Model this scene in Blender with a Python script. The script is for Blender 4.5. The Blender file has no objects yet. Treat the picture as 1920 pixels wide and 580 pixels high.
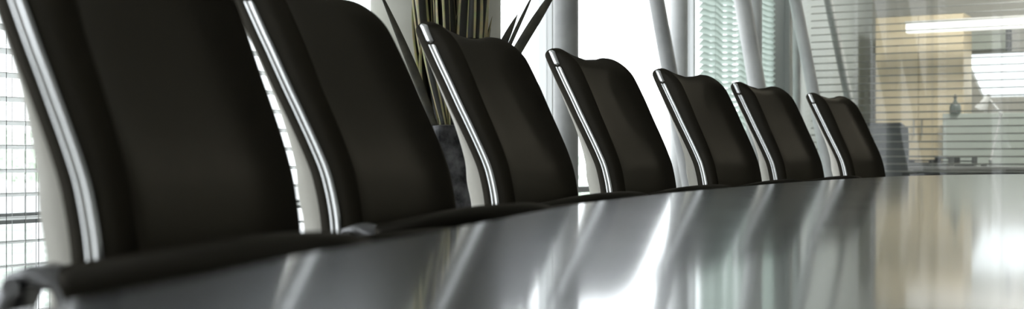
import bpy, math, random
from mathutils import Vector, Matrix
random.seed(7)
S = bpy.context.scene
COL = S.collection
F = 2330.0          # focal length in pixels of a 1920 wide frame
EYE = 0.81
UT = Vector((0.5, 0.8660254, 0)); VS = Vector((0.8660254, -0.5, 0)); P0 = Vector((-1.39, 3.6, 0))

def R(t, s, z=0.0):
    """room coordinates: t along the window wall, s away from it"""
    return P0 + UT * t + VS * s + Vector((0, 0, z))

# ------------------------------------------------------------------ materials
def mat(name, col, rough=0.5, metal=0.0, spec=0.5, noise=None, bump=None, coat=0.0, emit=None):
    m = bpy.data.materials.new(name); m.use_nodes = True
    n = m.node_tree.nodes; l = m.node_tree.links
    b = n['Principled BSDF']
    b.inputs['Base Color'].default_value = (*col, 1)
    b.inputs['Roughness'].default_value = rough
    b.inputs['Metallic'].default_value = metal
    b.inputs['Specular IOR Level'].default_value = spec
    b.inputs['Coat Weight'].default_value = coat
    tc = n.new('ShaderNodeTexCoord')
    if noise:
        sc, col2, det = noise
        t = n.new('ShaderNodeTexNoise'); t.inputs['Scale'].default_value = sc; t.inputs['Detail'].default_value = det
        r = n.new('ShaderNodeValToRGB'); r.color_ramp.elements[0].position = .35; r.color_ramp.elements[1].position = .68
        r.color_ramp.elements[0].color = (*col, 1); r.color_ramp.elements[1].color = (*col2, 1)
        l.new(tc.outputs['Object'], t.inputs['Vector']); l.new(t.outputs['Fac'], r.inputs['Fac']); l.new(r.outputs['Color'], b.inputs['Base Color'])
    if bump:
        sc, st = bump
        t = n.new('ShaderNodeTexNoise'); t.inputs['Scale'].default_value = sc; t.inputs['Detail'].default_value = 3
        bp = n.new('ShaderNodeBump'); bp.inputs['Strength'].default_value = st; bp.inputs['Distance'].default_value = .002
        l.new(tc.outputs['Object'], t.inputs['Vector']); l.new(t.outputs['Fac'], bp.inputs['Height']); l.new(bp.outputs['Normal'], b.inputs['Normal'])
    if emit:
        b.inputs['Emission Color'].default_value = (*emit[0], 1); b.inputs['Emission Strength'].default_value = emit[1]
    return m

def glass_mat(name, tint, refl=1.0, rough=0.0):
    m = bpy.data.materials.new(name); m.use_nodes = True
    n = m.node_tree.nodes; l = m.node_tree.links
    n.remove(n['Principled BSDF'])
    tr = n.new('ShaderNodeBsdfTransparent'); tr.inputs['Color'].default_value = (*tint, 1)
    gl = n.new('ShaderNodeBsdfGlossy'); gl.inputs['Roughness'].default_value = rough
    fr = n.new('ShaderNodeFresnel'); fr.inputs['IOR'].default_value = 1.5
    mu = n.new('ShaderNodeMath'); mu.operation = 'MULTIPLY'; mu.inputs[1].default_value = refl
    mx = n.new('ShaderNodeMixShader')
    ge = n.new('ShaderNodeNewGeometry'); inv = n.new('ShaderNodeMath'); inv.operation = 'SUBTRACT'; inv.inputs[0].default_value = 1.0
    m2 = n.new('ShaderNodeMath'); m2.operation = 'MULTIPLY'      # reflect once, on the face the ray enters
    l.new(ge.outputs['Backfacing'], inv.inputs[1]); l.new(fr.outputs['Fac'], mu.inputs[0])
    l.new(mu.outputs[0], m2.inputs[0]); l.new(inv.outputs[0], m2.inputs[1]); l.new(m2.outputs[0], mx.inputs['Fac'])
    l.new(tr.outputs[0], mx.inputs[1]); l.new(gl.outputs[0], mx.inputs[2]); l.new(mx.outputs[0], n['Material Output'].inputs['Surface'])
    return m

def table_mat():
    m = bpy.data.materials.new('polished_table'); m.use_nodes = True
    n = m.node_tree.nodes; l = m.node_tree.links; b = n['Principled BSDF']
    b.inputs['Base Color'].default_value = (.16, .173, .19, 1)
    b.inputs['Metallic'].default_value = 1.0
    b.inputs['Roughness'].default_value = .27
    b.inputs['Coat Weight'].default_value = 1.0
    tc = n.new('ShaderNodeTexCoord')
    t = n.new('ShaderNodeTexNoise'); t.inputs['Scale'].default_value = 14; t.inputs['Detail'].default_value = 5
    mp = n.new('ShaderNodeMapRange'); mp.inputs['To Min'].default_value = .06; mp.inputs['To Max'].default_value = .10
    l.new(tc.outputs['Object'], t.inputs['Vector']); l.new(t.outputs['Fac'], mp.inputs['Value']); l.new(mp.outputs['Result'], b.inputs['Coat Roughness'])
    return m

def leaf_mat():
    m = bpy.data.materials.new('snake_plant_leaf'); m.use_nodes = True
    n = m.node_tree.nodes; l = m.node_tree.links; b = n['Principled BSDF']
    a = n.new('ShaderNodeAttribute'); a.attribute_name = 'margin'
    r = n.new('ShaderNodeValToRGB')
    e = r.color_ramp.elements
    e[0].position = .55; e[0].color = (.022, .021, .014, 1); e[1].position = .72; e[1].color = (.66, .60, .32, 1)
    tc = n.new('ShaderNodeTexCoord'); t = n.new('ShaderNodeTexNoise'); t.inputs['Scale'].default_value = 45
    mx = n.new('ShaderNodeMix'); mx.data_type = 'RGBA'; mx.blend_type = 'MULTIPLY'; mx.inputs['Factor'].default_value = .5
    l.new(tc.outputs['Object'], t.inputs['Vector']); l.new(a.outputs['Fac'], r.inputs['Fac'])
    l.new(r.outputs['Color'], mx.inputs['A']); l.new(t.outputs['Color'], mx.inputs['B']); l.new(mx.outputs['Result'], b.inputs['Base Color'])
    b.inputs['Roughness'].default_value = .45
    return m

def slat_mat(name, col, tr):
    m = bpy.data.materials.new(name); m.use_nodes = True
    n = m.node_tree.nodes; l = m.node_tree.links; b = n['Principled BSDF']
    b.inputs['Base Color'].default_value = (*col, 1); b.inputs['Roughness'].default_value = .45
    t = n.new('ShaderNodeBsdfTranslucent'); t.inputs['Color'].default_value = (*col, 1)
    mx = n.new('ShaderNodeMixShader'); mx.inputs['Fac'].default_value = tr
    l.new(b.outputs[0], mx.inputs[1]); l.new(t.outputs[0], mx.inputs[2]); l.new(mx.outputs[0], n['Material Output'].inputs['Surface'])
    return m

def leather_mat(name='dark_leather', k=1.0):
    m = bpy.data.materials.new(name); m.use_nodes = True
    n = m.node_tree.nodes; l = m.node_tree.links; n.remove(n['Principled BSDF'])
    tc = n.new('ShaderNodeTexCoord'); t = n.new('ShaderNodeTexNoise'); t.inputs['Scale'].default_value = 60; t.inputs['Detail'].default_value = 4
    r = n.new('ShaderNodeValToRGB'); r.color_ramp.elements[0].color = (.0085 * k, .0071 * k, .0042 * k, 1); r.color_ramp.elements[1].color = (.0125 * k, .0102 * k, .006 * k, 1)
    g = n.new('ShaderNodeTexNoise'); g.inputs['Scale'].default_value = 420; bp = n.new('ShaderNodeBump'); bp.inputs['Strength'].default_value = .12; bp.inputs['Distance'].default_value = .002
    d = n.new('ShaderNodeBsdfDiffuse'); gl = n.new('ShaderNodeBsdfGlossy'); gl.inputs['Roughness'].default_value = .38; gl.inputs['Color'].default_value = (1, .93, .80, 1)
    lw = n.new('ShaderNodeLayerWeight'); lw.inputs['Blend'].default_value = .35
    mr = n.new('ShaderNodeMapRange'); mr.inputs['To Min'].default_value = .014; mr.inputs['To Max'].default_value = .052
    mx = n.new('ShaderNodeMixShader')
    l.new(tc.outputs['Object'], t.inputs['Vector']); l.new(tc.outputs['Object'], g.inputs['Vector']); l.new(t.outputs['Fac'], r.inputs['Fac']); l.new(r.outputs['Color'], d.inputs['Color'])
    l.new(g.outputs['Fac'], bp.inputs['Height'])
    for x in (d, gl): l.new(bp.outputs['Normal'], x.inputs['Normal'])
    l.new(lw.outputs['Facing'], mr.inputs['Value']); l.new(mr.outputs['Result'], mx.inputs['Fac'])
    l.new(d.outputs[0], mx.inputs[1]); l.new(gl.outputs[0], mx.inputs[2]); l.new(mx.outputs[0], n['Material Output'].inputs['Surface'])
    return m

M = dict(
    leather=leather_mat(),
    armpad=leather_mat('black_arm_leather', .45),
    chrome=mat('brushed_chrome', (.80, .81, .82), .16, metal=1),
    armsteel=mat('grey_arm_steel', (.19, .19, .195), .34, metal=1),
    lampmetal=mat('pale_lamp_metal', (.85, .86, .85), .4),
    satin=mat('satin_steel', (.55, .56, .57), .3, metal=1),
    shell=mat('beige_shell', (.56, .54, .48), .55, noise=(25, (.60, .58, .52), 3)),
    black=mat('black_plastic', (.02, .02, .02), .5),
    table=table_mat(), under=mat('dark_table_edge', (.06, .06, .065), .4),
    white=mat('white_paint', (.82, .82, .80), .6), frame=mat('pale_frame', (.70, .72, .72), .35, spec=.5),
    frame_dark=mat('grey_frame', (.30, .31, .31), .4),
    ceiling=mat('ceiling_white', (.80, .80, .78), .8), wall=mat('wall_paint', (.55, .55, .52), .8), wall_blue=mat('blue_grey_paint', (.62, .67, .68), .7),
    floor=mat('floor_carpet', (.30, .29, .27), .8, noise=(40, (.35, .34, .31), 3)),
    pillar=mat('bare_concrete', (.50, .49, .43), .7, noise=(6, (.56, .55, .49), 5)),
    column_dark=mat('grey_painted_steel', (.27, .275, .275), .35, noise=(9, (.33, .335, .33), 3)),
    column=mat('painted_steel', (.52, .53, .53), .35, noise=(9, (.60, .61, .60), 3)),
    slat=slat_mat('blind_slat', (.88, .89, .88), .5), slat_reflected=slat_mat('reflected_slat', (.80, .84, .81), .65), slat_dark=mat('office_blind_slat', (.36, .37, .35), .5),
    cord=mat('blind_cord', (.10, .11, .11), .6), cord_light=mat('pale_cord', (.55, .56, .55), .6),
    glass=glass_mat('clear_glass', (.98, .985, .98)), glass_tint=glass_mat('sun_glass', (.85, .86, .86)), glass_green=glass_mat('green_glass', (.92, .94, .93), 1.3),
    glass_part=glass_mat('partition_glass', (.94, .95, .94), 1.6),
    marble=mat('dark_marble', (.012, .012, .015), .3, spec=.2, noise=(22, (.17, .17, .18), 9)),
    soil=mat('soil', (.03, .025, .02), .9), leaf=leaf_mat(), leaf_dark=mat('dry_leaf', (.05, .047, .038), .6, noise=(30, (.09, .085, .06), 3)),
    beige=mat('beige_laminate', (.80, .69, .49), .5, noise=(5, (.83, .72, .53), 3)),
    screen=mat('screen_fabric', (.54, .59, .55), .9), desk=mat('grey_desk', (.38, .39, .38), .5),
    chairgrey=mat('grey_mesh', (.16, .17, .18), .7), dark=mat('dark_box', (.07, .075, .08), .5),
    bottle=mat('bottle_grey', (.16, .19, .18), .3),
    louvre=mat('outside_louvre', (.50, .56, .50), .8), ext=mat('outside_white', (.80, .80, .80), .8), ground=mat('outside_ground', (.56, .56, .55), .9),
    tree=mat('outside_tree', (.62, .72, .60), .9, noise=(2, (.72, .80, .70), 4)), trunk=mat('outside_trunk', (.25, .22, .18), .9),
    office_fill=mat('office_fill_diffuser', (.9, .9, .9), .5, emit=((1, .97, .92), 48.0)),
    lamp_pendant=mat('pendant_diffuser', (.9, .9, .9), .5, emit=((1, 1, .98), 1.0)),
    lamp=mat('room_fill_diffuser', (.9, .9, .9), .5, emit=((1, .98, .94), 1.0)),
)

# ------------------------------------------------------------------ mesh builder
class MB:
    def __init__(self): self.v = []; self.f = []; self.att = None
    def add(self, vs, fs):
        o = len(self.v); self.v += [Vector(p) for p in vs]; self.f += [tuple(i + o for i in f) for f in fs]
    def box(self, c, sz, mtx=None):
        x, y, z = (d / 2 for d in sz); c = Vector(c)
        P = [Vector((i * x, j * y, k * z)) for i in (-1, 1) for j in (-1, 1) for k in (-1, 1)]
        if mtx: P = [mtx @ p for p in P]
        self.add([c + p for p in P], [(0, 1, 3, 2), (4, 6, 7, 5), (0, 4, 5, 1), (2, 3, 7, 6), (0, 2, 6, 4), (1, 5, 7, 3)])
    def rbox(self, t0, t1, s0, s1, z0, z1):
        c = [R(t, s, z) for t in (t0, t1) for s in (s0, s1) for z in (z0, z1)]
        self.add(c, [(0, 1, 3, 2), (4, 6, 7, 5), (0, 4, 5, 1), (2, 3, 7, 6), (0, 2, 6, 4), (1, 5, 7, 3)])
    def loops(self, rings, cap=True, closed=True):
        n = len(rings[0]); vs = [p for r in rings for p in r]; fs = []
        for j in range(len(rings) - 1):
            for i in range(n if closed else n - 1):
                k = (i + 1) % n
                fs.append((j * n + i, j * n + k, (j + 1) * n + k, (j + 1) * n + i))
        if cap: fs.append(tuple(range(n))[::-1]); fs.append(tuple((len(rings) - 1) * n + i for i in range(n)))
        self.add(vs, fs)
    def tube(self, pts, r, n=12, cap=True):
        pts = [Vector(p) for p in pts]; rs = r if isinstance(r, (list, tuple)) else [r] * len(pts)
        rings = []; up = None
        for i, p in enumerate(pts):
            d = (pts[min(i + 1, len(pts) - 1)] - pts[max(i - 1, 0)]).normalized()
            if up is None: up = Vector((1, 0, 0)) if abs(d.x) < .9 else Vector((0, 1, 0))
            a = d.cross(up).normalized(); b = a.cross(d).normalized(); up = b
            rings.append([p + (a * math.cos(q) + b * math.sin(q)) * rs[i] for q in (2 * math.pi * k / n for k in range(n))])
        self.loops(rings, cap)
    def lathe(self, c, prof, n=24):
        c = Vector(c)
        self.loops([[c + Vector((r * math.cos(2 * math.pi * k / n), r * math.sin(2 * math.pi * k / n), z)) for k in range(n)] for r, z in prof])
    def build(self, name, m, parent=None, smooth=True, bevel=0, sharp=35, local=False):
        me = bpy.data.meshes.new(name)
        off = Vector((0, 0, 0))
        q = parent
        if not local:
            while q is not None: off += q.location; q = q.parent
        me.from_pydata([v - off for v in self.v], [], self.f)
        import bmesh
        bm = bmesh.new(); bm.from_mesh(me); bmesh.ops.recalc_face_normals(bm, faces=bm.faces); bm.to_mesh(me); bm.free()
        if self.att is not None:
            a = me.attributes.new('margin', 'FLOAT', 'POINT')
            for i, x in enumerate(self.att): a.data[i].value = x
        me.materials.append(m)
        if smooth:
            me.polygons.foreach_set('use_smooth', [True] * len(me.polygons))
            me.set_sharp_from_angle(angle=math.radians(sharp))
        for p in me.polygons:
            if p.loop_total > 60: p.use_smooth = False
        o = bpy.data.objects.new(name, me); COL.objects.link(o)
        if parent: o.parent = parent
        if bevel:
            b = o.modifiers.new('bevel', 'BEVEL'); b.width = bevel; b.segments = 3; b.limit_method = 'ANGLE'
        return o

def tag(o, label=None, cat=None, group=None, kind=None):
    for k, x in (('label', label), ('category', cat), ('group', group), ('kind', kind)):
        if x: o[k] = x
    return o
def empty(name, loc, rz=0):
    o = bpy.data.objects.new(name, None); o.location = loc; o.rotation_euler.z = rz; o.empty_display_size = .1; COL.objects.link(o); return o
def copy_tree(o, parent=None):
    c = o.copy(); COL.objects.link(c)
    if parent: c.parent = parent
    for ch in list(o.children): copy_tree(ch, c)
    return c
def structure(name, mb, m, parent=None, **k):
    o = mb.build(name, m, parent, **k)
    if parent is None: o['kind'] = 'structure'
    return o

# ------------------------------------------------------------------ chair
HK = [-.34, -.2, -.1, 0, .06, .095, .155, .193, .242, .276, .343, .40]
BK = [.004, .004, .003, 0, -.012, -.026, -.056, -.076, -.101, -.119, -.153, -.180]
RK, AB0, AB1, AZ, AZN, AZF = 1.0, .085, .33, 0.0, 0.0, -.018      # recline of the back; rear, front and height offset of the arm pads (set per chair)
def interp(x, X, Y):
    """smooth (Hermite) interpolation"""
    if x <= X[0]: return Y[0]
    if x >= X[-1]: return Y[-1]
    for i in range(len(X) - 1):
        if x <= X[i + 1]:
            h = X[i + 1] - X[i]; u = (x - X[i]) / h
            def sl(j):
                if j == 0: return (Y[1] - Y[0]) / (X[1] - X[0])
                if j == len(X) - 1: return (Y[j] - Y[j - 1]) / (X[j] - X[j - 1])
                return (Y[j + 1] - Y[j - 1]) / (X[j + 1] - X[j - 1])
            a, b = sl(i) * h, sl(i + 1) * h
            return (2*u**3 - 3*u*u + 1)*Y[i] + (u**3 - 2*u*u + u)*a + (-2*u**3 + 3*u*u)*Y[i+1] + (u**3 - u*u)*b
Z0 = 0.718; TOP = .377
rail = lambda h: interp(h, HK, BK) * RK
thick = lambda h: interp(h, [-.34, 0, .06, .119, .193, .276, .335, .40], [.042, .043, .045, .050, .055, .061, .061, .058])
def halfw(h): return interp(h, [-.34, -.1, 0, .1, .2, .3, .4], [.196, .205, .207, .207, .205, .200, .193])
def rnd(h, top, r):
    q = max(0.0, (h - (top - r)) / r); return math.sqrt(max(0.0, 1 - min(1, q) ** 2))

def backrest_mb():
    mb = MB(); rings = []
    NV = 72; H0 = -.27
    side = []
    # loop in (a, kind): front from near to far, far side, back from far to near, near side
    A = sorted([-1 + 2 * i / 26 for i in range(27)] + [q * w for q in (-1, 1) for w in (.945, .96, .973, .984, .993)])
    for j in range(NV + 1):
        v = j / NV; v = 1 - (1 - v) ** 1.5
        ring = []
        def P(an, dep):
            top = TOP - .028 * (1 - abs(an) ** 2.0) - .011 * max(0, (abs(an) - .6) / .4) ** 2
            h = H0 + (top - H0) * v
            hw = halfw(h) - .014 * (1 - rnd(h, top, .022))
            fr = thick(h) * rnd(h, top, .030 + .030 * abs(an) ** 4)
            bk = .027 * rnd(h, top, .026)
            return Vector((rail(h) + .002 + .007 * (1 - rnd(h, top, .025)) + dep * (fr if dep > 0 else bk), an * hw, Z0 + h))
        for an in A:
            conc = 1 - .66 * (1 - abs(an) ** 5)
            if abs(an) > .93:
                u = (abs(an) - .93) / .07
                conc *= 1 - .12 * (1 - math.sqrt(max(0, 1 - u * u)))
            ring.append(P(an, conc))
        for dpt in (.35, .18, .0001, -.5, -.85): ring.append(P(1, dpt))
        for an in [.985, .95, .8, .5, 0, -.5, -.8, -.95, -.985]: ring.append(P(an, -1))
        for dpt in (-.85, -.5, .0001, .18, .35): ring.append(P(-1, dpt))
        rings.append(ring)
    mb.loops(rings, cap=False)
    n = len(rings[0]); mb.f.append(tuple(range(n))); return mb

def shell_mb():
    mb = MB(); rings = []
    g = lambda h: interp(h, [-.30, -.15, 0, .044, .093, .149, .193, .28, .33, .355], [.032, .039, .044, .046, .034, .020, .013, .007, .003, 0])
    for j in range(47):
        v = j / 46; ring = []; n = 30
        def Q(an, back):
            top = .335 - .040 * (1 - abs(an) ** 2.2); h = -.29 + (top + .29) * v
            G = g(h * .352 / top if h > 0 else h) + .004
            d = (1 - abs(an) ** 7) ** .5 if abs(an) < 1 else 0
            x0 = rail(h) - .0225
            return Vector((x0 + .002 if back is None else x0 - .003 - G * (.12 + .88 * d), an * (halfw(h) - .004), Z0 + h))
        for i in range(n + 1): ring.append(Q(1 - 2 * i / n, 1))
        for i in range(n + 1): ring.append(Q(-1 + 2 * i / n, None))
        rings.append(ring)
    mb.loops(rings, cap=False)
    n2 = len(rings[0]); h2 = n2 // 2; o = (len(rings) - 1) * n2
    for q in (0, o):
        for i in range(h2 - 1): mb.f.append((q + i, q + i + 1, q + n2 - 2 - i, q + n2 - 1 - i))
    return mb

def trim_mb(sd, h0, h1, N, prof, capround=False):
    mb = MB(); rings = []
    for j in range(N + 1):
        h = h0 + (h1 - h0) * j / N
        k = 1.0
        if capround:
            e = min(h - h0, h1 - h) / .006; k = .35 + .65 * math.sqrt(max(0, 1 - (1 - min(1, e)) ** 2))
        hw = halfw(h) - .016 * (1 - rnd(h, TOP, .022))
        rings.append([Vector((rail(h) + d * k, sd * (hw - .003 + (o + .003) * (1 if k > .9 else .7 + .3*k)), Z0 + h)) for d, o in prof])
    mb.loops(rings); return mb
PROF = [(-.0085, -.003), (-.0085, .001), (-.0065, .0038), (-.003, .0042), (-.0008, .0022), (.001, .0022), (.003, .0042), (.0065, .0038), (.0085, .001), (.0085, -.003)]
PROFC = [(-.0085, -.003), (-.0085, .001), (-.006, .0042), (-.002, .0052), (.002, .0052), (.006, .0042), (.0085, .001), (.0085, -.003)]

def armz(b):
    u = (b - AB0) / (AB1 - AB0)
    return AZ + interp(u, [-.6, -.3, -.15, 0, .3, .55, .8, .9, .96, 1.0], [.716, .718, .719, .7215, .736, .7455, .750, .7485, .744, .738])
def arm_pad_mb(sd, y0):
    mb = MB(); rings = []; N = 40; L = AB1 - AB0
    for j in range(N + 1):
        u = j / N; b = AB0 + L * u
        e = min(1, (1 - u) * L / .05); k = max(math.sqrt(max(.0, 1 - (1 - e) ** 2)), .06)
        e2 = min(1, u * L / .010); k2 = .6 + .4 * math.sqrt(max(0, 1 - (1 - e2) ** 2))
        hw, th = .029 * (.45 + .55 * k) * (.8 + .2 * k2), .036 * (.35 + .65 * k) * k2
        zt = armz(b); ring = []
        for i in range(20):
            q = 2 * math.pi * i / 20
            c, s = math.cos(q), math.sin(q)
            ring.append(Vector((b, sd * y0 + hw * math.copysign(abs(c) ** .6, c), zt - th / 2 + th / 2 * math.copysign(abs(s) ** .6, s))))
        rings.append(ring)
    mb.loops(rings); return mb
def arm_frame_mb(sd, y0):
    # flat steel loop: under the pad, out behind it, round the rear corner and down to the seat
    mb = MB(); L = AB1 - AB0; path = []
    for j in range(10):
        b = AB1 - .05 - (L - .065) * j / 9; path.append((b, armz(b) - .040))
    path += [(AB0 + .002, armz(AB0) - .030), (AB0 - .006, armz(AB0) - .014), (AB0 - .03, armz(AB0 - .03) - .008), (AB0 - .045, armz(AB0 - .045) - .012), (AB0 - .056, AZ + .683), (AB0 - .062, .66), (AB0 - .060, .62), (AB0 - .05, .56), (AB0 - .03, .50), (AB0, .462), (AB0 + .06, .447), (AB0 + .17, .445)]
    rings = []
    for i, (b, z) in enumerate(path):
        p0, p1 = path[max(0, i - 1)], path[min(len(path) - 1, i + 1)]
        d = Vector((p1[0] - p0[0], 0, p1[1] - p0[1])).normalized(); nn = Vector((-d.z, 0, d.x))
        c = Vector((b, sd * y0, z)); w = Vector((0, .021, 0)); t = nn * (.006 if i < 9 else .009)
        rings.append([c - w - t * .6, c - w * .85 - t, c + w * .85 - t, c + w - t * .6, c + w + t * .6, c + w * .85 + t, c - w * .85 + t, c - w + t * .6])
    mb.loops(rings)
    # cross bar to the seat pan and the bolt head at the rear of the arm
    mb.tube([(.16, sd * (y0 - .005), .447), (.16, sd * .19, .447)], .012, 10)
    bz = armz(AB0 - .042) - .012
    mb.tube([(AB0 - .042, sd * (y0 + .018), bz - .004), (AB0 - .042, sd * (y0 + .027), bz - .004)], .008, 14)
    return mb
def seat_mb():
    mb = MB(); rings = []
    for zz, k in ((.405, .90), (.415, .97), (.435, 1), (.458, 1), (.474, .985), (.483, .95), (.487, .88)):
        ring = []
        for i in range(48):
            q = 2 * math.pi * i / 48; c, s = math.cos(q), math.sin(q)
            x = .265 + .235 * k * math.copysign(abs(c) ** .45, c); y = .205 * k * math.copysign(abs(s) ** .45, s)
            ring.append(Vector((x, y, zz - .02 * max(0, (x - .38) / .12) ** 2)))
        rings.append(ring)
    mb.loops(rings); return mb

def make_chair():
    global AZ
    r = empty('conference_chair', (0, 0, 0))
    backrest_mb().build('backrest', M['leather'], r, sharp=60)
    tag(shell_mb().build('back_shell', M['shell'], r, sharp=50), 'beige back shell')
    for sd in (-1, 1):
        t = trim_mb(sd, -.275, TOP - .060, 60, PROF).build('side_trim', M['chrome'], r, sharp=80); tag(t, 'chrome strip along the edge of the back')
        trim_mb(sd, TOP - .056, TOP - .017, 16, PROFC, True).build('trim_cap', M['chrome'], t, sharp=80)
    for sd in (-1, 1):
        AZ = AZN if sd < 0 else AZF
        a = arm_frame_mb(sd, .268).build('armrest', M['armsteel'], r, sharp=50); tag(a, 'steel arm loop')
        tag(arm_pad_mb(sd, .268).build('arm_pad', M['armpad'], a, sharp=70), 'black arm pad')
    seat_mb().build('seat', M['leather'], r, sharp=60)
    p = MB(); p.lathe((.25, 0, 0), [(.05, .40), (.05, .385), (.028, .38), (.028, .22), (.036, .22), (.036, .085), (.045, .08), (.045, .06)])
    p.box((.25, 0, .40), (.22, .20, .02)); p.build('pedestal', M['satin'], r)
    b = MB(); cs = []
    for k in range(5):
        q = 2 * math.pi * k / 5 + .3; d = Vector((math.cos(q), math.sin(q), 0)); n = Vector((-d.y, d.x, 0)); c = Vector((.25, 0, 0))
        rings = []
        for u, w, z0, z1 in ((.0, .028, .060, .098), (.10, .025, .062, .092), (.20, .02, .062, .082), (.28, .015, .062, .074)):
            o = c + d * u; rings.append([o - n * w + Vector((0, 0, z0)), o + n * w + Vector((0, 0, z0)), o + n * w * .8 + Vector((0, 0, z1)), o - n * w * .8 + Vector((0, 0, z1))])
        b.loops(rings); cs.append((c + d * .265, n))
    b.build('star_base', M['satin'], r, bevel=.003)
    for o, n in cs:
        w = MB(); w.tube([o + n * -.02 + Vector((0, 0, .028)), o + n * .02 + Vector((0, 0, .028))], .028, 18); w.tube([o + Vector((0, 0, .04)), o + Vector((0, 0, .064))], .007, 8)
        w.build('caster', M['black'], r)
    return r

CH = [(-.331, 1.300, .177, 'dark leather conference chair nearest the camera, out of focus and cut off by the frame'),
      (-.192, 1.953, .277, 'second dark leather conference chair from the left, its chrome tip cut off above'),
      (.040, 2.633, .356, 'dark leather conference chair in front of the dark marble planter'),
      (.327, 3.231, .433, 'middle dark leather chair of the row, in front of the grey upright pipe column'),
      (.686, 3.928, .516, 'fifth dark leather chair from the left, right of the open white window'),
      (1.054, 4.611, .565, 'second farthest dark leather chair, sixth along the table edge'),
      (1.513, 5.376, .587, 'farthest and smallest dark leather chair, last at the right end of the row')]
for i, (x, y, a, lab) in enumerate(CH):
    if i < 3 or i == 6:
        # the nearest back is more upright; arms are slid and set a little differently
        RK, AB0, AB1, AZN, AZF = {0: (.80, .015, .275, 0, -.026), 1: (1.0, .095, .34, 0, -.016), 2: (1.0, .085, .33, -.004, -.018), 6: (1.0, .085, .31, -.026, -.034)}[i]
        o = proto = make_chair()
    else: o = copy_tree(proto)
    o.location = (x, y, 0); o.rotation_euler.z = -a
    tag(o, lab, 'chair', 'leather chairs along the table')

# ------------------------------------------------------------------ table
EDGE_PX = [(60, 580), (200, 551), (360, 520), (480, 494), (563, 476), (637, 464), (687, 455.5), (832, 431), (960, 404.5), (1022, 392.5), (1086, 382), (1137, 375.3),
           (1217, 366), (1272, 360.5), (1350, 353.2), (1500, 340.6), (1640, 332.6), (1700, 330), (1800, 327.8), (1920, 326.6)]
TZ = .75
edge = [((x - 960) / (y - 294) * (EYE - TZ), F * (EYE - TZ) / (y - 294)) for x, y in EDGE_PX]
edge = edge + [(x * .857, y * .857) for x, y in [(2.45, 5.1), (2.85, 5.08), (3.3, 4.85), (3.6, 4.4), (3.65, 3.7), (3.45, 2.7), (3.0, 1.5), (2.4, .3), (1.75, -.7), (1.1, -1.25), (.5, -1.35), (.05, -1.1), (-.17, -.6), (-.25, -.05), (-.25, .3)]]
def smooth_closed(P, it):
    for _ in range(it):
        Q = []
        for i in range(len(P)):
            a, b = P[i], P[(i + 1) % len(P)]
            Q += [(.75*a[0]+.25*b[0], .75*a[1]+.25*b[1]), (.25*a[0]+.75*b[0], .25*a[1]+.75*b[1])]
        P = Q
    return P
edge = smooth_closed(edge, 2)
root = empty('conference_table', (1.6, 2.2, 0)); tag(root, 'long boat shaped conference table with a polished grey metallic top', 'table')
def inset(P, d):
    out = []
    n = len(P)
    for i in range(n):
        a, b = Vector(P[(i - 2) % n]), Vector(P[(i + 2) % n]); t = (b - a).normalized()
        nn = Vector((t.y, -t.x)); out.append(Vector(P[i]) + nn * d)
    return out
area = sum(edge[i][0]*edge[(i+1) % len(edge)][1] - edge[(i+1) % len(edge)][0]*edge[i][1] for i in range(len(edge)))
sg = 1 if area < 0 else -1
tp = MB()
rings = []
for d, z in ((.03, .710), (.004, .713), (.0, .718), (.0, .744), (.0015, .748), (.004, TZ)):
    rings.append([Vector((p[0], p[1], z)) for p in inset(edge, d * sg)])
tp.loops(rings)
tp.build('tabletop', M['table'], root, sharp=30)
for c in ((.75, 1.2), (2.3, 3.6)):
    l = MB(); l.lathe((c[0], c[1], 0), [(.33, 0), (.33, .02), (.30, .03), (.12, .04), (.10, .08), (.10, .65), (.24, .70), (.24, .71)], 36); l.build('pedestal', M['satin'], root)

# ------------------------------------------------------------------ room shell
TE, TB, SR, HZ = 7.0, -6.0, 7.2, 3.0
def shell_box(name, a, m, **k): mb = MB(); mb.rbox(*a); return structure(name, mb, m, smooth=False, **k)
shell_box('floor', (TB, 9.8, 0, SR, -.12, 0), M['floor'])
shell_box('ceiling', (TB, 9.8, 0, SR, HZ, HZ + .12), M['ceiling'])
shell_box('wall_right', (TB, 9.8, SR, SR + .12, 0, HZ), M['wall'])
shell_box('wall_rear', (TB - .12, TB, 0, SR, 0, HZ), M['wall'])
# glazed window wall
mull = [-6.0, -4.05, -2.25, -.45, 1.35, 3.15, 5.07, 6.62]
shell_box('wall_left', (6.63, 9.8, -.10, .02, 0, HZ), M['wall_blue'])  # solid wall whose blue grey stands in for reflections in the glass
WN = {}
for i in range(len(mull) - 1):
    t0, t1 = mull[i], mull[i + 1]
    e = empty('window_%d' % (i + 1), R((t0 + t1) / 2, 0, 0)); e['kind'] = 'structure'
    w = .011 if i < 4 else .016
    fr = MB()
    fr.rbox(t0, t0 + w, -.05, .03, 0.001, HZ); fr.rbox(t1 - w, t1, -.05, .03, 0.001, HZ)
    fr.rbox(t0 + w, t1 - w, -.05, .03, .001, .05); fr.rbox(t0 + w, t1 - w, -.05, .03, HZ - .05, HZ)
    fr.build('window_frame', M['frame'], e, smooth=False)
    tr = MB(); tr.rbox(t0 + w, t1 - w, -.03, .03, .62, .65); tr.build('transom', M['frame_dark'], e, smooth=False)
    g = MB(); g.rbox(t0 + w, t1 - w, -.004, .004, .05, .62); g.rbox(t0 + w, t1 - w, -.004, .004, .65, HZ - .05)
    g.build('pane', M['glass_green'] if i == 6 else M['glass'], e, smooth=False)

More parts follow.
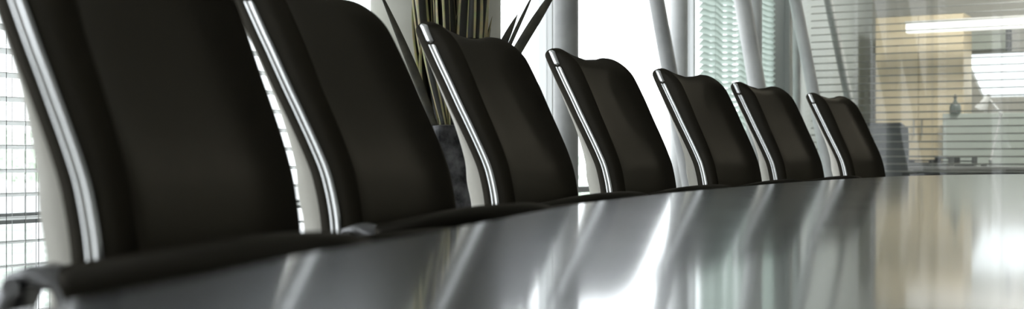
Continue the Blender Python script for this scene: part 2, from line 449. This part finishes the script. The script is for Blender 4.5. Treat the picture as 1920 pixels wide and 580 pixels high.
# ------------------------------------------------------------------ venetian blinds
def blind(name_label, to3, L, z0, z1, pitch, width, tilt, cords, m, mc, sag=None, base=None, crown=.005):
    """to3(x, d, z): along the blind, across it, height"""
    e = empty('venetian_blind', base); tag(e, name_label, 'blind')
    sl = MB(); z = z0; N = 40 if sag else 1
    while z < z1:
        rings = []
        for j in range(N + 1):
            x = L * j / N; zz = z + (sag(x) if sag else 0); ring = []
            for u in (-1, -.5, 0, .5, 1):
                ring.append((u * width / 2, crown * (1 - u * u)))
            ring = ring + [(u, c - .0016) for u, c in ring[::-1]]
            rings.append([to3(x, u * math.cos(tilt), zz + c + u * math.sin(tilt)) for u, c in ring])
        sl.loops(rings); z += pitch
    sl.build('slats', m, e, sharp=50)
    for x, mcx in cords:
        for dd in (-width * .52, width * .52):
            c = MB(); c.tube([to3(x, dd, z0 - .01), to3(x, dd, HZ - .03)], .0009, 6); c.build('cord', mcx, e)
    hd = MB(); a = [to3(x, d, z) for x in (0, L) for d in (-.03, .03) for z in (HZ - .05, HZ - .005)]
    hd.add(a, [(0, 1, 3, 2), (4, 6, 7, 5), (0, 4, 5, 1), (2, 3, 7, 6), (0, 2, 6, 4), (1, 5, 7, 3)]); hd.build('head_rail', M['white'], e, smooth=False)
    return e
def ray_t(px, s):
    k = (px - 960) / F; return (k * 3.6 + 1.39 - s * (.866 + .5 * k)) / (.5 - .866 * k)
for i, (t0, t1, lab) in enumerate(((-2.2, -.47, 'open white venetian blind hanging left of the frame, in the window beside the nearest chair'),
                                   (-.43, 1.32, 'open white venetian blind behind the two nearest chairs at the left edge'))):
    cords = [(x - t0, mm) for x, mm in ((ray_t(40, .1), M['cord_light']), (ray_t(64, .1), M['cord']), (ray_t(85, .1), M['cord']), (ray_t(430, .1), M['cord']), (t0 + .25, M['cord'])) if t0 + .05 < x < t1 - .05]
    if i == 0: cords = [(.3, M['cord']), (1.4, M['cord'])]
    blind(lab, lambda x, d, z, t0=t0: R(t0 + x, .09 + d, z), t1 - t0, .045, HZ - .08, .066, .055, .17, cords, M['slat'], None, base=R((t0 + t1) / 2, .09, .02))
blind('reflection of blinds built as a pale green wavy blind in the window behind the sixth chair', lambda x, d, z: R(5.10 + x, .06 + d, z), 1.48, .06, HZ - .08, .04, .046, .80,  # wavy reflection of blinds in the glass, built as a hanging blind
      [(ray_t(1335, .06) - 5.10, M['cord_light']), (ray_t(1372, .06) - 5.10, M['cord_light'])], M['slat_reflected'], None,
      sag=lambda x: .010 * math.sin(x * 11.0) + .006 * math.sin(x * 27.0 + 1), base=R(5.84, .06, .03))

# ------------------------------------------------------------------ columns
def column(t, s, r, lab, name='round_column', z1=HZ, m='column', lean=None):
    e = MB(); b = R(t, s, 0)
    if lean is None: e.tube([R(t, s, 0), R(t, s, z1 * .5), R(t, s, z1)], r, 32)
    else: e.tube([R(t, s + lean, .0), R(t, s - lean * .0, z1 * .5) * .5 + R(t, s + lean * .5, z1 * .5) * .5 if False else R(t, s + lean / 2, z1 / 2), R(t, s, z1)], r, 28)
    root = empty(name, R(t, s + (lean or 0), 0)); tag(root, lab, 'column')
    e.build('shaft', M[m], root)
    c = MB(); q = R(t, s + (lean or 0), 0); c.lathe(q, [(r * 1.5, 0), (r * 1.5, .012), (r * 1.25, .02), (r * 1.02, .022)], 28); c.build('base_collar', M['frame'], root)
    return root
def ray_st(px, t):
    k = (px - 960) / F; return (k * (3.6 + .866 * t) + 1.39 - .5 * t) / (.866 + .5 * k)
def at_t(px, t):
    return R(t, ray_st(px, t))
tcol = ray_t(817, .42); column(tcol, .42, 122 / F * R(tcol, .42).y, 'wide beige concrete pillar behind the snake plant', 'concrete_pillar', m='pillar')
t = ray_t(1061, .28); column(t, .28, .060, 'slim grey upright pipe column behind the middle chair', m='column_dark')
t = ray_t(1273, .22); column(t, .22, .053, 'grey upright pipe column beside the leaning strut, behind the fifth chair')
t = ray_t(1414, .26); column(t, .26, .052, 'pale upright pipe column half hidden by the leaning strut behind the sixth chair')
t = ray_t(1494, .28); column(t, .28, .026, 'reflection of a thin white upright pipe, built solid, just behind the last chair')  # upright reflection in the partition glass, modelled as a solid pipe
def strut(px0, y1px, px1, t, r, lab, m='column'):
    """raking strut: crosses px0 at the top of the frame and px1 at y1px"""
    s0, s1 = ray_st(px0, t), ray_st(px1, t)
    Y = R(t, s0).y; z0 = EYE + 294 / F * Y; z1 = EYE + (294 - y1px) / F * Y
    g = (s1 - s0) / (z1 - z0)
    sT, sB = s0 + g * (HZ - z0), s0 + g * (0 - z0)
    root = empty('raking_strut', R(t, sB, 0)); tag(root, lab, 'column')
    e = MB(); e.tube([R(t, sB, 0), R(t, (sT + sB) / 2, HZ / 2), R(t, sT, HZ)], r, 28); e.build('shaft', M[m], root)
    c = MB(); c.lathe(R(t, sB, 0), [(r * 1.7, 0), (r * 1.7, .012), (r * 1.5, .02)], 28); c.build('base_collar', M['frame'], root)
strut(1231, 140, 1256, 3.9, .043, 'grey leaning steel strut at the right edge of the open white window', 'column_dark')
strut(1392, 165, 1420, 4.7, .051, 'pale leaning steel strut behind the sixth chair')
strut(1491, 180, 1526, 5.9, .041, 'reflection of a white leaning strut, built solid, just left of the last chair')  # slanted reflection in the partition, built as solid geometry
strut(1553, 180, 1590, 7.3, .034, 'reflection of a thin leaning strut, built solid behind the glass partition, above the last chair')  # also a slanted glass reflection given a solid shaft

# ------------------------------------------------------------------ plant
pc = at_t(868, 1.0); pc = Vector((-.178, 3.95, 0))
pl = empty('marble_planter', pc); tag(pl, 'tall dark marble planter behind the third chair', 'planter')
mb = MB(); rings = []
def sq(h, z, r=.02):
    out = []
    for cxx, cyy, a0 in ((1, 1, 0), (-1, 1, 90), (-1, -1, 180), (1, -1, 270)):
        for q in range(5):
            a = math.radians(a0 + q * 22.5); p = Vector((cxx * (h - r) + r * math.cos(a), cyy * (h - r) + r * math.sin(a), 0))
            p.rotate(Matrix.Rotation(math.radians(30), 3, 'Z')); out.append(pc + p + Vector((0, 0, z)))
    return out
mb.loops([sq(.10, 0), sq(.105, .01), sq(.128, .895), sq(.127, .905), sq(.112, .908), sq(.110, .90), sq(.106, .86)]); mb.build('pot', M['marble'], pl, sharp=40)
mb = MB(); mb.loops([sq(.107, .855), sq(.107, .868)]); mb.build('soil', M['soil'], pl, smooth=False)
sp = empty('snake_plant', pc + Vector((0, 0, .868))); tag(sp, 'dense snake plant with yellow edged upright leaves in the dark marble planter', 'plant')
def leaf(base, tip, w, bend, twist, m, tipfrac=.25, stem=0.0, N=18):
    mb = MB(); base, tip = Vector(base), Vector(tip); ax = tip - base
    d = ax.normalized(); sidev = Vector((math.cos(twist), math.sin(twist), 0)); sidev = (sidev - d * sidev.dot(d)).normalized(); nrm = d.cross(sidev)
    rings = []; att = []
    for j in range(N + 1):
        u = j / N
        k = (.55 + .45 * math.sin(min(1, u / .5) * math.pi / 2)) if not stem else (.25 + .75 * math.sin(min(1, u / stem) * math.pi / 2))
        if u > 1 - tipfrac: k *= max(.03, math.cos((u - 1 + tipfrac) / tipfrac * math.pi / 2) ** .8)
        tw = (u - .3) * bend[2]
        sv = sidev * math.cos(tw) + nrm * math.sin(tw); nv = nrm * math.cos(tw) - sidev * math.sin(tw)
        c = base + ax * u + sidev * (bend[0] * math.sin(u * math.pi) ) + nrm * (bend[1] * math.sin(u * math.pi))
        hw = w / 2 * k; ring = []
        for x in (-1, -.6, 0, .6, 1): ring.append(c + sv * hw * x + nv * (hw * .35 * x * x)); att.append(abs(x))
        for x in (.97, .6, 0, -.6, -.97): ring.append(c + sv * hw * x + nv * (hw * .35 * x * x - .003 * k)); att.append(abs(x))
        rings.append(ring)
    mb.loops(rings); mb.att = att
    o = mb.build('leaf', m, sp, sharp=70); return o
rd = random.Random(11)
zb = .884
for i in range(74):
    q = rd.uniform(0, 2 * math.pi); rr = .068 * math.sqrt(rd.random())
    bx, by = rr * math.cos(q), rr * math.sin(q)
    L = rd.uniform(.50, .80) if i % 5 else rd.uniform(.30, .48)
    spread = 1.0 + rd.uniform(.1, .75)
    tx = max(-.185, min(.115, bx * spread * 1.3 + rd.gauss(0, .02) - .02)); ty = by * spread + rd.gauss(0, .02)
    leaf(pc + Vector((bx, by, zb)), pc + Vector((tx, ty, zb + L)), rd.uniform(.024, .044), (rd.gauss(0, .020), rd.gauss(0, .014), rd.uniform(-2.2, 2.2)), rd.gauss(0, .7), M['leaf'], rd.uniform(.2, .4))
def px(x, y, d): return Vector(((x - 960) * d / F, d, EYE - (y - 294) * d / F))
Yp = pc.y
# leaves leaning out to the left and to the right of the clump
leaf(pc + Vector((-.055, -.05, zb)), px(706, -30, Yp - .12), .030, (.006, 0, .4), .2, M['leaf_dark'], .72)
leaf(pc + Vector((.05, .02, zb)), px(971, 26, Yp), .026, (-.012, 0, .2), 0, M['leaf_dark'], .30)
leaf(pc + Vector((.055, 0, zb)), px(1004, -20, Yp), .013, (-.006, 0, .2), .1, M['leaf_dark'], .3)
leaf(pc + Vector((.055, -.02, zb)), px(1056, -40, Yp), .032, (-.010, 0, .2), .15, M['leaf_dark'], .35)

# ------------------------------------------------------------------ glass partition and the office behind it
e = empty('window_8', R(TE, 3.5, 0)); e['kind'] = 'structure'
fr = MB(); w = .02
for s in (.04, 3.0, 5.2, SR - .04): fr.rbox(TE - .03, TE + .03, s - w, s + w, .001, HZ)
fr.rbox(TE - .03, TE + .03, .06, SR - .06, .001, .06); fr.rbox(TE - .03, TE + .03, .06, SR - .06, HZ - .06, HZ)
fr.build('partition_frame', M['frame'], e, smooth=False)
g = MB()
for a, b in ((.06, 2.98), (3.02, 5.18), (5.22, SR - .06)): g.rbox(TE - .005, TE + .005, a, b, .06, HZ - .06)
g.build('pane', M['glass_part'], e, smooth=False)
BT = TE + .12
s0 = ray_st(1522, BT)
blind('wide open grey venetian blind behind the glass partition at the right', lambda x, d, z: R(BT + d, s0 + x, z), 2.6, .70, HZ - .08, .0555, .05, .17,
      [(ray_st(x, BT) - s0, M['cord_light']) for x in (1625, 1748, 1878)] + [(2.2, M['cord_light'])], M['slat_dark'], None, base=R(BT, s0 + 1.3, .69))
TW = 9.7
wb = MB()
def wall_quad(mb, t, pts, th=.1):
    n = len(pts); a = [R(t, s, z) for s, z in pts]; b = [R(t + th, s, z) for s, z in pts]
    mb.loops([a, b])
def pz(x, y, t):  # (s, z) of a pixel on the plane t
    s = ray_st(x, t); return (s, EYE - (y - 294) / F * R(t, s).y)
# end wall with a window; its sloped left jamb copies a reflection's slanted edge
A_, B_, C_, D_ = pz(1806, 100, TW), pz(2100, 100, TW), pz(2100, 178, TW), pz(1842, 180, TW)
zt, zbm = A_[1], C_[1]
A_ = (A_[0], zt); B_ = (B_[0], zt); C_ = (C_[0], zbm); D_ = (D_[0], zbm)
wall_quad(wb, TW, [(0, 0), (SR, 0), (SR, zbm), (0, zbm)]); wall_quad(wb, TW, [(0, zt), (SR, zt), (SR, HZ), (0, HZ)])
wall_quad(wb, TW, [(0, zbm), D_, A_, (0, zt)]); wall_quad(wb, TW, [C_, (SR, zbm), (SR, zt), B_])
structure('wall_end', wb, M['wall'], smooth=False)
e = empty('window_9', R(TW, (A_[0] + B_[0]) / 2, zbm)); e['kind'] = 'structure'
g = MB(); wall_quad(g, TW + .05, [D_, C_, B_, A_], .006); g.build('pane', M['glass_tint'], e, smooth=False)
f_ = MB()
mid = [(D_, C_), (C_, B_), (B_, A_), (A_, D_)]
for p, q in mid:
    a = R(TW + .05, *p); b = R(TW + .05, *q); f_.tube([a, b], .014, 6)
f_.build('window_frame', M['frame'], e, smooth=False)

# beige cabinet
CT = 9.0
a0, a1 = ray_st(1641, CT), ray_st(1806, CT); zc = pz(1720, 28, CT)[1]
cb = empty('storage_cabinet', R(CT + .2, (a0 + a1) / 2, 0)); tag(cb, 'tall beige storage cabinet behind the partition blind', 'cabinet')
mb = MB(); mb.rbox(CT + .02, CT + .42, a0, a1, 0, zc); mb.build('body', M['beige'], cb, smooth=False, bevel=.004)
am = (a0 + a1) / 2
for p, q in ((a0 + .004, am - .002), (am + .002, a1 - .004)):
    d = MB(); d.rbox(CT, CT + .018, p, q, .06, zc - .01); dd = d.build('door', M['beige'], cb, smooth=False, bevel=.002)
    hx = am - .035 if p < am - .01 and q < am else am + .035
    h = MB(); h.tube([R(CT - .0, hx, 1.0), R(CT - .025, hx, 1.0), R(CT - .025, hx, 1.14), R(CT, hx, 1.14)], .005, 8); h.build('handle', M['satin'], dd)
# grey framed picture board on the end wall, right of the cabinet
DT = 9.62
p0, p1 = pz(1812, 95, DT), pz(1890, 57, DT)
bd = empty('wall_board', R(DT, (p0[0] + p1[0]) / 2, p0[1])); tag(bd, 'grey framed board above the bright window, right of the beige cabinet', 'board')
mb = MB(); mb.rbox(DT + .02, TW - .001, p0[0], p1[0], p0[1], p1[1]); mb.build('panel', M['screen'], bd, smooth=False)
mb = MB()
for s in (p0[0], p1[0]): mb.rbox(DT, TW - .001, s - .02, s + .02, p0[1] - .01, p1[1] + .01)
mb.build('board_frame', M['chairgrey'], bd, smooth=False)

# desk with screen
KT = 8.2
d0, d1 = ray_st(1690, KT), ray_st(2060, KT)
dk = empty('office_desk', R(KT + .35, (d0 + d1) / 2, 0)); tag(dk, 'long grey office desk behind the partition', 'desk')
mb = MB(); mb.rbox(KT, KT + .7, d0, d1, .70, .73); mb.build('desktop', M['desk'], dk, smooth=False, bevel=.004)
for s in (d0 + .06, d1 - .06):
    mb = MB(); mb.rbox(KT + .06, KT + .64, s - .025, s + .025, 0, .70); mb.build('leg', M['desk'], dk, smooth=False)
mb = MB(); mb.rbox(KT + .05, KT + .07, d0 + .085, d1 - .085, .40, .70); mb.build('modesty_panel', M['dark'], dk, smooth=False)
q0, q1 = ray_st(1768, KT + .72), d1
sc_ = empty('desk_screen', R(KT + .72, (q0 + q1) / 2, 0)); tag(sc_, 'pale grey green screen standing behind the office desk', 'desk screen')
zsc = pz(1800, 213, KT + .72)[1]
mb = MB(); mb.rbox(KT + .705, KT + .735, q0, q1, .10, zsc); mb.build('panel', M['screen'], sc_, smooth=False, bevel=.006)
for s in (q0 + .2, q1 - .2):
    mb = MB(); mb.rbox(KT + .702, KT + .86, s - .03, s + .03, 0, .02); mb.rbox(KT + .712, KT + .728, s - .02, s + .02, .02, .102); mb.build('foot', M['satin'], sc_, smooth=False)
# bottle on the screen's shelf edge
s = ray_st(1791, KT + .72)
b = MB(); b.lathe(R(KT + .72, s, zsc), [(.045, 0), (.047, .01), (.047, .06), (.040, .078), (.014, .105), (.011, .125), (.011, .14), (.004, .147)], 20)
o = empty('spray_bottle', R(KT + .72, s, zsc)); tag(o, 'dark pointed bottle standing on the grey green screen', 'bottle'); b.build('flask', M['bottle'], o)
c = MB(); c.lathe(R(KT + .72, s, zsc), [(.014, .136), (.014, .15), (.006, .165)], 16); c.build('cap', M['dark'], o)
# things on the desk
for n_, px_, w_, h_, dd, lab in (('document_tray', 1728, .16, .055, .16, 'low dark document tray at the left end of the office desk'),
                                 ('document_tray', 1771, .10, .075, .30, 'dark document tray beside the middle of the office desk, second from the left'),
                                 ('document_tray', 1811, .13, .085, .22, 'tallest dark document tray, next to the desk lamp')):
    s = ray_st(px_, KT + dd); e = empty(n_, R(KT + dd, s, .73)); tag(e, lab, 'tray', 'trays on the office desk')
    mb = MB(); lv = 2
    for k in range(lv + 1):
        z = .7305 + (h_ - .014) * k / lv; mb.rbox(KT + dd - .11, KT + dd + .11, s - w_ / 2, s + w_ / 2, z, z + .012)
    mb.build('shelf', M['dark'], e, smooth=False)
    for q in (-1, 1):
        mb = MB(); mb.rbox(KT + dd - .11, KT + dd + .11, s + q * (w_ / 2 + .004) - .004, s + q * (w_ / 2 + .004) + .004, .7305, .73 + h_); mb.build('side_panel', M['dark'], e, smooth=False)
# desk lamp
LT = KT + .28
def lp(x, y): s, z = pz(x, y, LT); return R(LT, s, z)
bs = ray_st(1857, LT); lmp = empty('desk_lamp', R(LT, bs, .73)); tag(lmp, 'silver articulated lamp standing on the office desk', 'lamp')
mb = MB(); mb.lathe(R(LT, bs, .73), [(.075, .0005), (.075, .014), (.06, .02), (.014, .024), (.014, .05)], 28); mb.build('base', M['chrome'], lmp)
J1 = lp(1877, 213)
mb = MB(); mb.tube([R(LT, bs, .77), J1], .010, 10); mb.build('lower_arm', M['lampmetal'], lmp)
J2 = lp(1852, 183)
mb = MB(); mb.tube([J1, J2], .009, 10); mb.lathe(J1 - Vector((0, 0, .015)), [(.012, 0), (.015, .015), (.012, .03)], 12); mb.build('upper_arm', M['lampmetal'], lmp)
HD = lp(1840, 204)
dv = (HD - J2).normalized()
mb = MB(); mb.tube([J2 - dv * .03, J2, J2 + dv * .05, HD, HD + dv * .012], [.014, .024, .034, .052, .054], 20); mb.build('lamp_shade', M['lampmetal'], lmp)
# grey office chair
OT = 7.95
s = ray_st(1652, OT); oc = empty('office_chair', R(OT, s, 0)); tag(oc, 'grey swivel chair behind the glass partition, right of the last leather chair', 'chair')
rings = []
for j in range(13):
    u = j / 12; z = .52 + u * .57; hw = (.205 + .012 * math.sin(u * 3)) * (1 if u < .9 else math.sqrt(max(.2, 1 - ((u - .9) / .1) ** 2 * .5)))
    rings.append([R(OT + .03 + .05 * u + .05 * (abs(a) ** 2) * -1, s + a * hw, z) for a in (-1, -.7, -.35, 0, .35, .7, 1)] + [R(OT + .055 + .05 * u - .05 * (abs(a) ** 2), s + a * hw, z) for a in (1, .7, .35, 0, -.35, -.7, -1)])
mb = MB(); mb.loops(rings); mb.build('backrest', M['chairgrey'], oc)
mb = MB(); mb.loops([[R(OT - .22 + .22 * k * math.copysign(abs(math.cos(q)) ** .5, math.cos(q)), s + .23 * k * math.copysign(abs(math.sin(q)) ** .5, math.sin(q)), z) for q in (2 * math.pi * i / 32 for i in range(32))] for z, k in ((.42, .92), (.44, 1), (.475, 1), (.49, .9))]); mb.build('seat', M['chairgrey'], oc)
mb = MB(); mb.tube([R(OT - .02, s, .44), R(OT + .07, s, .46), R(OT + .085, s, .60)], .016, 10); mb.build('back_bracket', M['black'], oc)
for q in (-1, 1):
    mb = MB(); mb.tube([R(OT - .2, s + q * .22, .46), R(OT - .2, s + q * .27, .48), R(OT - .2, s + q * .27, .66)], .014, 10); mb.rbox(OT - .32, OT - .06, s + q * .27 - .03, s + q * .27 + .03, .66, .685); mb.build('armrest', M['dark'], oc)
mb = MB(); mb.lathe(R(OT - .22, s, 0), [(.04, .42), (.028, .40), (.028, .10), (.04, .09), (.04, .06)], 20); mb.build('pedestal', M['black'], oc)
mb = MB(); ws = []
for k in range(5):
    q = 2 * math.pi * k / 5 + .2; c = R(OT - .22, s, 0); d = Vector((math.cos(q), math.sin(q), 0)); mb.tube([c + Vector((0, 0, .085)), c + d * .27 + Vector((0, 0, .062))], [.022, .014], 10); ws.append((c + d * .265, Vector((-d.y, d.x, 0))))
mb.build('star_base', M['black'], oc)
for o, n in ws:
    w = MB(); w.tube([o - n * .02 + Vector((0, 0, .026)), o + n * .02 + Vector((0, 0, .026))], .026, 14); w.tube([o + Vector((0, 0, .035)), o + Vector((0, 0, .062))], .006, 8); w.build('caster', M['black'], oc)
# linear pendant lamp
NT = 8.7
n0, n1 = ray_st(1700, NT), ray_st(2000, NT); zl = pz(1800, 58, NT)[1]; zh = pz(1800, 36, NT)[1]
pn = empty('pendant_lamp', R(NT, (n0 + n1) / 2, zl)); tag(pn, 'long glowing white pendant lamp above the office desk', 'lamp')
mb = MB(); mb.rbox(NT - .05, NT + .05, n0, n1, zl, zh - .012); mb.build('diffuser', M['lamp_pendant'], pn, smooth=False, bevel=.01)
mb = MB(); mb.rbox(NT - .055, NT + .055, n0 - .004, n1 + .004, zh - .012, zh); mb.build('housing', M['white'], pn, smooth=False)
for s in (n0 + .2, n1 - .2):
    mb = MB(); mb.tube([R(NT, s, zh), R(NT, s, HZ)], .002, 6); mb.build('suspension_wire', M['satin'], pn)
# fill lights added to brighten both rooms (flush square ceiling panels)
for t_, s_, lab in ((-3.5, 2.2, 'added ceiling fill light, rear window side'), (-3.5, 5.2, 'added ceiling fill light, rear right side'), (0.0, 2.0, 'added ceiling fill light above the nearest chair'), (0.0, 5.2, 'added ceiling fill light over the right side of the room'),
                    (3.4, 2.2, 'added ceiling fill light above the far end of the table'), (3.4, 5.2, 'added ceiling fill light in the far right corner of the meeting room'), (7.8, 1.6, 'added ceiling fill light above the grey office chair'), (8.3, 4.0, 'added ceiling fill light at the right of the office behind the partition')):
    e = empty('ceiling_fill_light', R(t_, s_, HZ - .05)); tag(e, lab, 'lamp', 'added ceiling fill lights')
    mb = MB(); mb.rbox(t_ - .3, t_ + .3, s_ - .3, s_ + .3, HZ - .03, HZ); mb.build('housing', M['white'], e, smooth=False)
    mb = MB(); mb.rbox(t_ - .28, t_ + .28, s_ - .28, s_ + .28, HZ - .038, HZ - .03); mb.build('diffuser', M['office_fill' if t_ > TE else 'lamp'], e, smooth=False)

# ------------------------------------------------------------------ outside
GZ = -3.2
mb = MB(); mb.add([(-160, -160, GZ), (160, -160, GZ), (160, 160, GZ), (-160, 160, GZ), (-160, -160, GZ - .3), (160, -160, GZ - .3), (160, 160, GZ - .3), (-160, 160, GZ - .3)], [(0, 1, 2, 3), (7, 6, 5, 4), (0, 4, 5, 1), (1, 5, 6, 2), (2, 6, 7, 3), (3, 7, 4, 0)])
structure('floor_outside', mb, M['ground'], smooth=False)
bd = empty('office_building', (-11.5, 26, GZ)); tag(bd, 'pale low building with grey louvre bands outside the left window', 'building')
mb = MB(); mb.box((-11.5, 27, (GZ + .1) / 2), (13, 5, .1 - GZ)); mb.build('wall', M['ext'], bd, smooth=False)
for i, x in enumerate((-15.6, -13.6, -11.55, -9.9, -8.6)):
    l = MB()
    for k in range(16): l.box((x, 24.47, -.45 - .15 * k), (.9 if i % 2 else 1.2, .06, .075))
    l.build('louvre', M['louvre'], bd, smooth=False)
mb = MB(); mb.box((-11.5, 26.9, .15), (13.3, 5.3, .1)); mb.build('roof', M['ext'], bd, smooth=False)
def tree(x, y, h, r, lab):
    e = empty('leafy_tree', (x, y, GZ)); tag(e, lab, 'tree')
    mb = MB(); mb.tube([(x, y, GZ), (x + .1, y, GZ + h * .6), (x, y, GZ + h * .8)], [.18, .13, .06], 10); mb.build('trunk', M['trunk'], e)
    mb = MB(); rr = random.Random(int(x * 10))
    for k in range(150):
        d = Vector((rr.gauss(0, 1), rr.gauss(0, 1), rr.gauss(0, 1))).normalized() * r * rr.random() ** .4; c = Vector((x, y, GZ + h - r * .8)) + d
        q = r * .22
        for f in range(6):
            p = c + Vector((rr.gauss(0, q), rr.gauss(0, q), rr.gauss(0, q))); a = Vector((rr.gauss(0, 1), rr.gauss(0, 1), rr.gauss(0, 1))).normalized() * q * .5; b_ = Vector((rr.gauss(0, 1), rr.gauss(0, 1), rr.gauss(0, 1))).normalized() * q * .5
            mb.add([p - a, p + b_ * .6, p + a, p - b_ * .6], [(0, 1, 2, 3)])
    mb.build('crown', M['tree'], e, smooth=False)
tree(-13.0, 32.5, 4.4, 1.5, 'hazy pale tree beyond the low building, seen left of the nearest chair')
tree(2.2, 34, 3.4, 1.6, 'low hazy tree far outside, seen between the third and middle chairs')

# ------------------------------------------------------------------ light, camera
W = bpy.data.worlds.new('overcast'); S.world = W; W.use_nodes = True
W.node_tree.nodes['Background'].inputs['Color'].default_value = (.92, .96, 1.0, 1)
W.node_tree.nodes['Background'].inputs['Strength'].default_value = 3.2
cam = bpy.data.cameras.new('camera'); co = bpy.data.objects.new('camera', cam); COL.objects.link(co)
co.location = (0, 0, EYE); co.rotation_euler = (math.pi / 2, 0, 0)
cam.sensor_width = 36; cam.lens = F / 1920 * 36; cam.shift_y = 4 / 1920; cam.clip_end = 500; cam.clip_start = .01
cam.dof.use_dof = True; cam.dof.focus_distance = 3.4; cam.dof.aperture_fstop = 4.8
S.camera = co
S.view_settings.view_transform = 'Standard'; S.view_settings.look = 'None'; S.view_settings.exposure = 0; S.view_settings.gamma = 1; S.view_settings.use_curve_mapping = False
S.cycles.max_bounces = 10; S.cycles.transparent_max_bounces = 24; S.cycles.diffuse_bounces = 5
